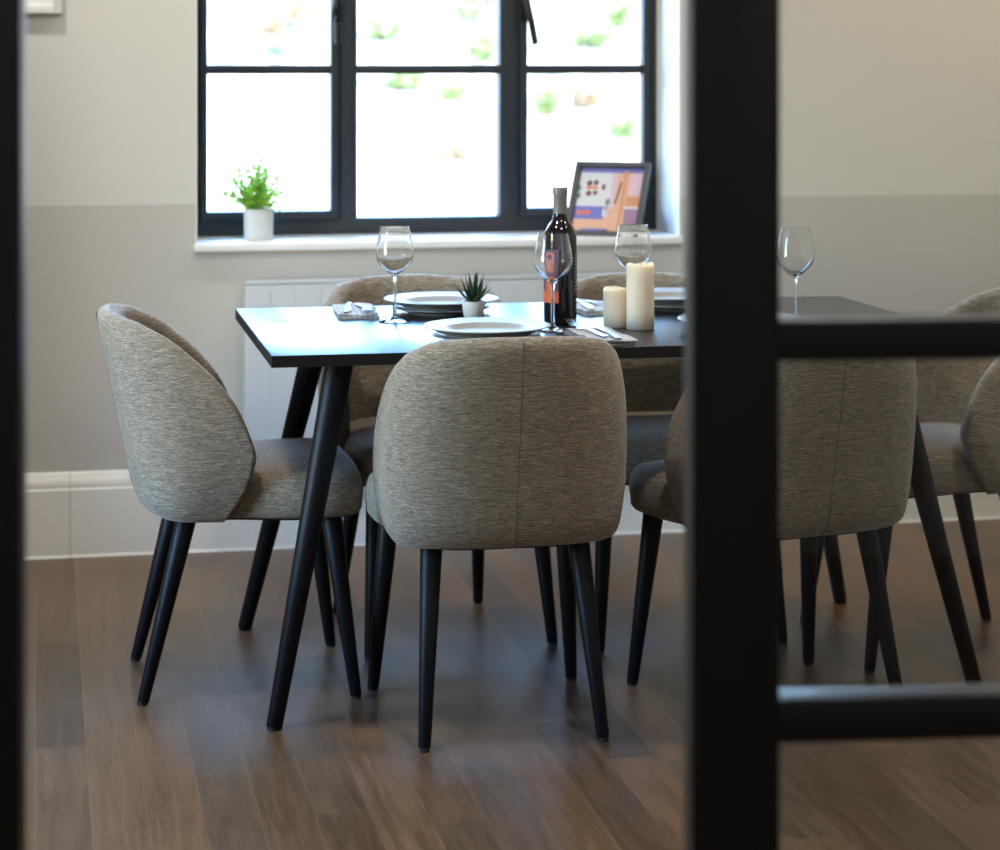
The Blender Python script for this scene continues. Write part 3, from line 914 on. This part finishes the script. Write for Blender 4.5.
# ------------------------------------------------------------------ picture on the wall
pf = thing('wall_picture', 'white framed picture hanging high on the wall left of the window', 'picture', (-.245, YW, 1.472))
bm = bmesh.new(); pw, ph = .302, .402
box(bm, 0, .024, -.030, 0, 0, ph, .002); box(bm, pw-.024, pw, -.030, 0, 0, ph, .002)
box(bm, .023, pw-.023, -.030, 0, 0, .024, .002); box(bm, .023, pw-.023, -.030, 0, ph-.024, ph, .002)
finish('border', bm, M['frame_white'], pf)
bm = bmesh.new(); box(bm, .02, pw-.02, -.015, -.006, .02, ph-.02); finish('mount', bm, plain('warm_white_mount', (.78, .77, .75), .8), pf, smooth=False)
bm = bmesh.new(); box(bm, .048, pw-.048, -.0165, -.014, .045, ph-.045); finish('print', bm, plain('pale_lilac_print', srgb(205, 200, 220), .7, var=.15, scale=12), pf, smooth=False)

# ------------------------------------------------------------------ light
world = bpy.data.worlds.new('World'); sc.world = world; world.use_nodes = True
nt = world.node_tree; nt.nodes.clear()
out = nt.nodes.new('ShaderNodeOutputWorld'); bg = nt.nodes.new('ShaderNodeBackground')
sky = nt.nodes.new('ShaderNodeTexSky'); sky.sky_type = 'NISHITA'; sky.sun_disc = False
sky.sun_elevation = R(42); sky.sun_rotation = R(200); sky.air_density = 1.0; sky.dust_density = .6
hs = nt.nodes.new('ShaderNodeHueSaturation'); hs.inputs['Saturation'].default_value = 1.2
nt.links.new(sky.outputs[0], hs.inputs['Color']); nt.links.new(hs.outputs[0], bg.inputs[0])
bg.inputs[1].default_value = 6.3
nt.links.new(bg.outputs[0], out.inputs[0])

def lamp(name, typ, loc, energy, color, rot=(0, 0, 0), **kw):
    l = bpy.data.lights.new(name, typ); l.energy = energy; l.color = color
    for k, v in kw.items(): setattr(l, k, v)
    o = bpy.data.objects.new(name, l); link(o); o.location = loc; o.rotation_euler = rot; return o
lamp('sun', 'SUN', (0, -8, 12), 30.0, (1, .93, .82), (R(48), 0, R(22)), angle=R(1))
po = lamp('daylight_portal', 'AREA', ((WX0+WX1)/2, YF+.09, (fz0+fz1)/2), 1, (1, 1, 1), (R(-90), 0, 0), shape='RECTANGLE', size=1.36, size_y=1.28)
po.data.cycles.is_portal = True
po2 = lamp('daylight_portal', 'AREA', (X0-.11, (LY0+LY1)/2, (LZ0+LZ1)/2), 1, (1, 1, 1), (0, R(-90), 0), shape='RECTANGLE', size=1.45, size_y=.90)
po2.data.cycles.is_portal = True
WARM = (1, .965, .90)
for x, y, e in ((-.15, 5.80, 11), (1.15, 5.75, 8), (2.75, 5.75, 10), (.0, 4.3, 15), (1.2, 3.6, 16), (2.5, 4.2, 9)):
    lamp('ceiling_downlight', 'AREA', (x, y, ZC-.01), e, (1, .80, .56) if x > 2.6 else WARM, shape='DISK', size=.09)
for x, y, e in ((-.2, .9, 14), (1.7, .4, 15)):
    lamp('hall_downlight', 'AREA', (x, y, ZC-.01), e, WARM, shape='DISK', size=.12)

# ------------------------------------------------------------------ camera
cam = bpy.data.cameras.new('camera'); co = bpy.data.objects.new('camera', cam); link(co)
co.location = (0, 0, 1.36); co.rotation_euler = (R(90), 0, R(-11.3))
cam.sensor_fit = 'HORIZONTAL'; cam.sensor_width = 36; cam.lens = 82.8; cam.shift_y = -.37
cam.clip_start = .05; cam.clip_end = 300
cam.dof.use_dof = True; cam.dof.focus_distance = 4.55; cam.dof.aperture_fstop = 4.0
sc.camera = co
sc.view_settings.view_transform = 'Standard'; sc.view_settings.look = 'None'
sc.view_settings.gamma = 1; sc.view_settings.use_curve_mapping = False
sc.view_settings.exposure = 0.0
sc.cycles.use_denoising = True
sc.cycles.max_bounces = 14; sc.cycles.diffuse_bounces = 5; sc.cycles.glossy_bounces = 6
sc.cycles.transmission_bounces = 12; sc.cycles.transparent_max_bounces = 16
sc.cycles.sample_clamp_indirect = 6.0
sc.cycles.caustics_reflective = False; sc.cycles.caustics_refractive = False
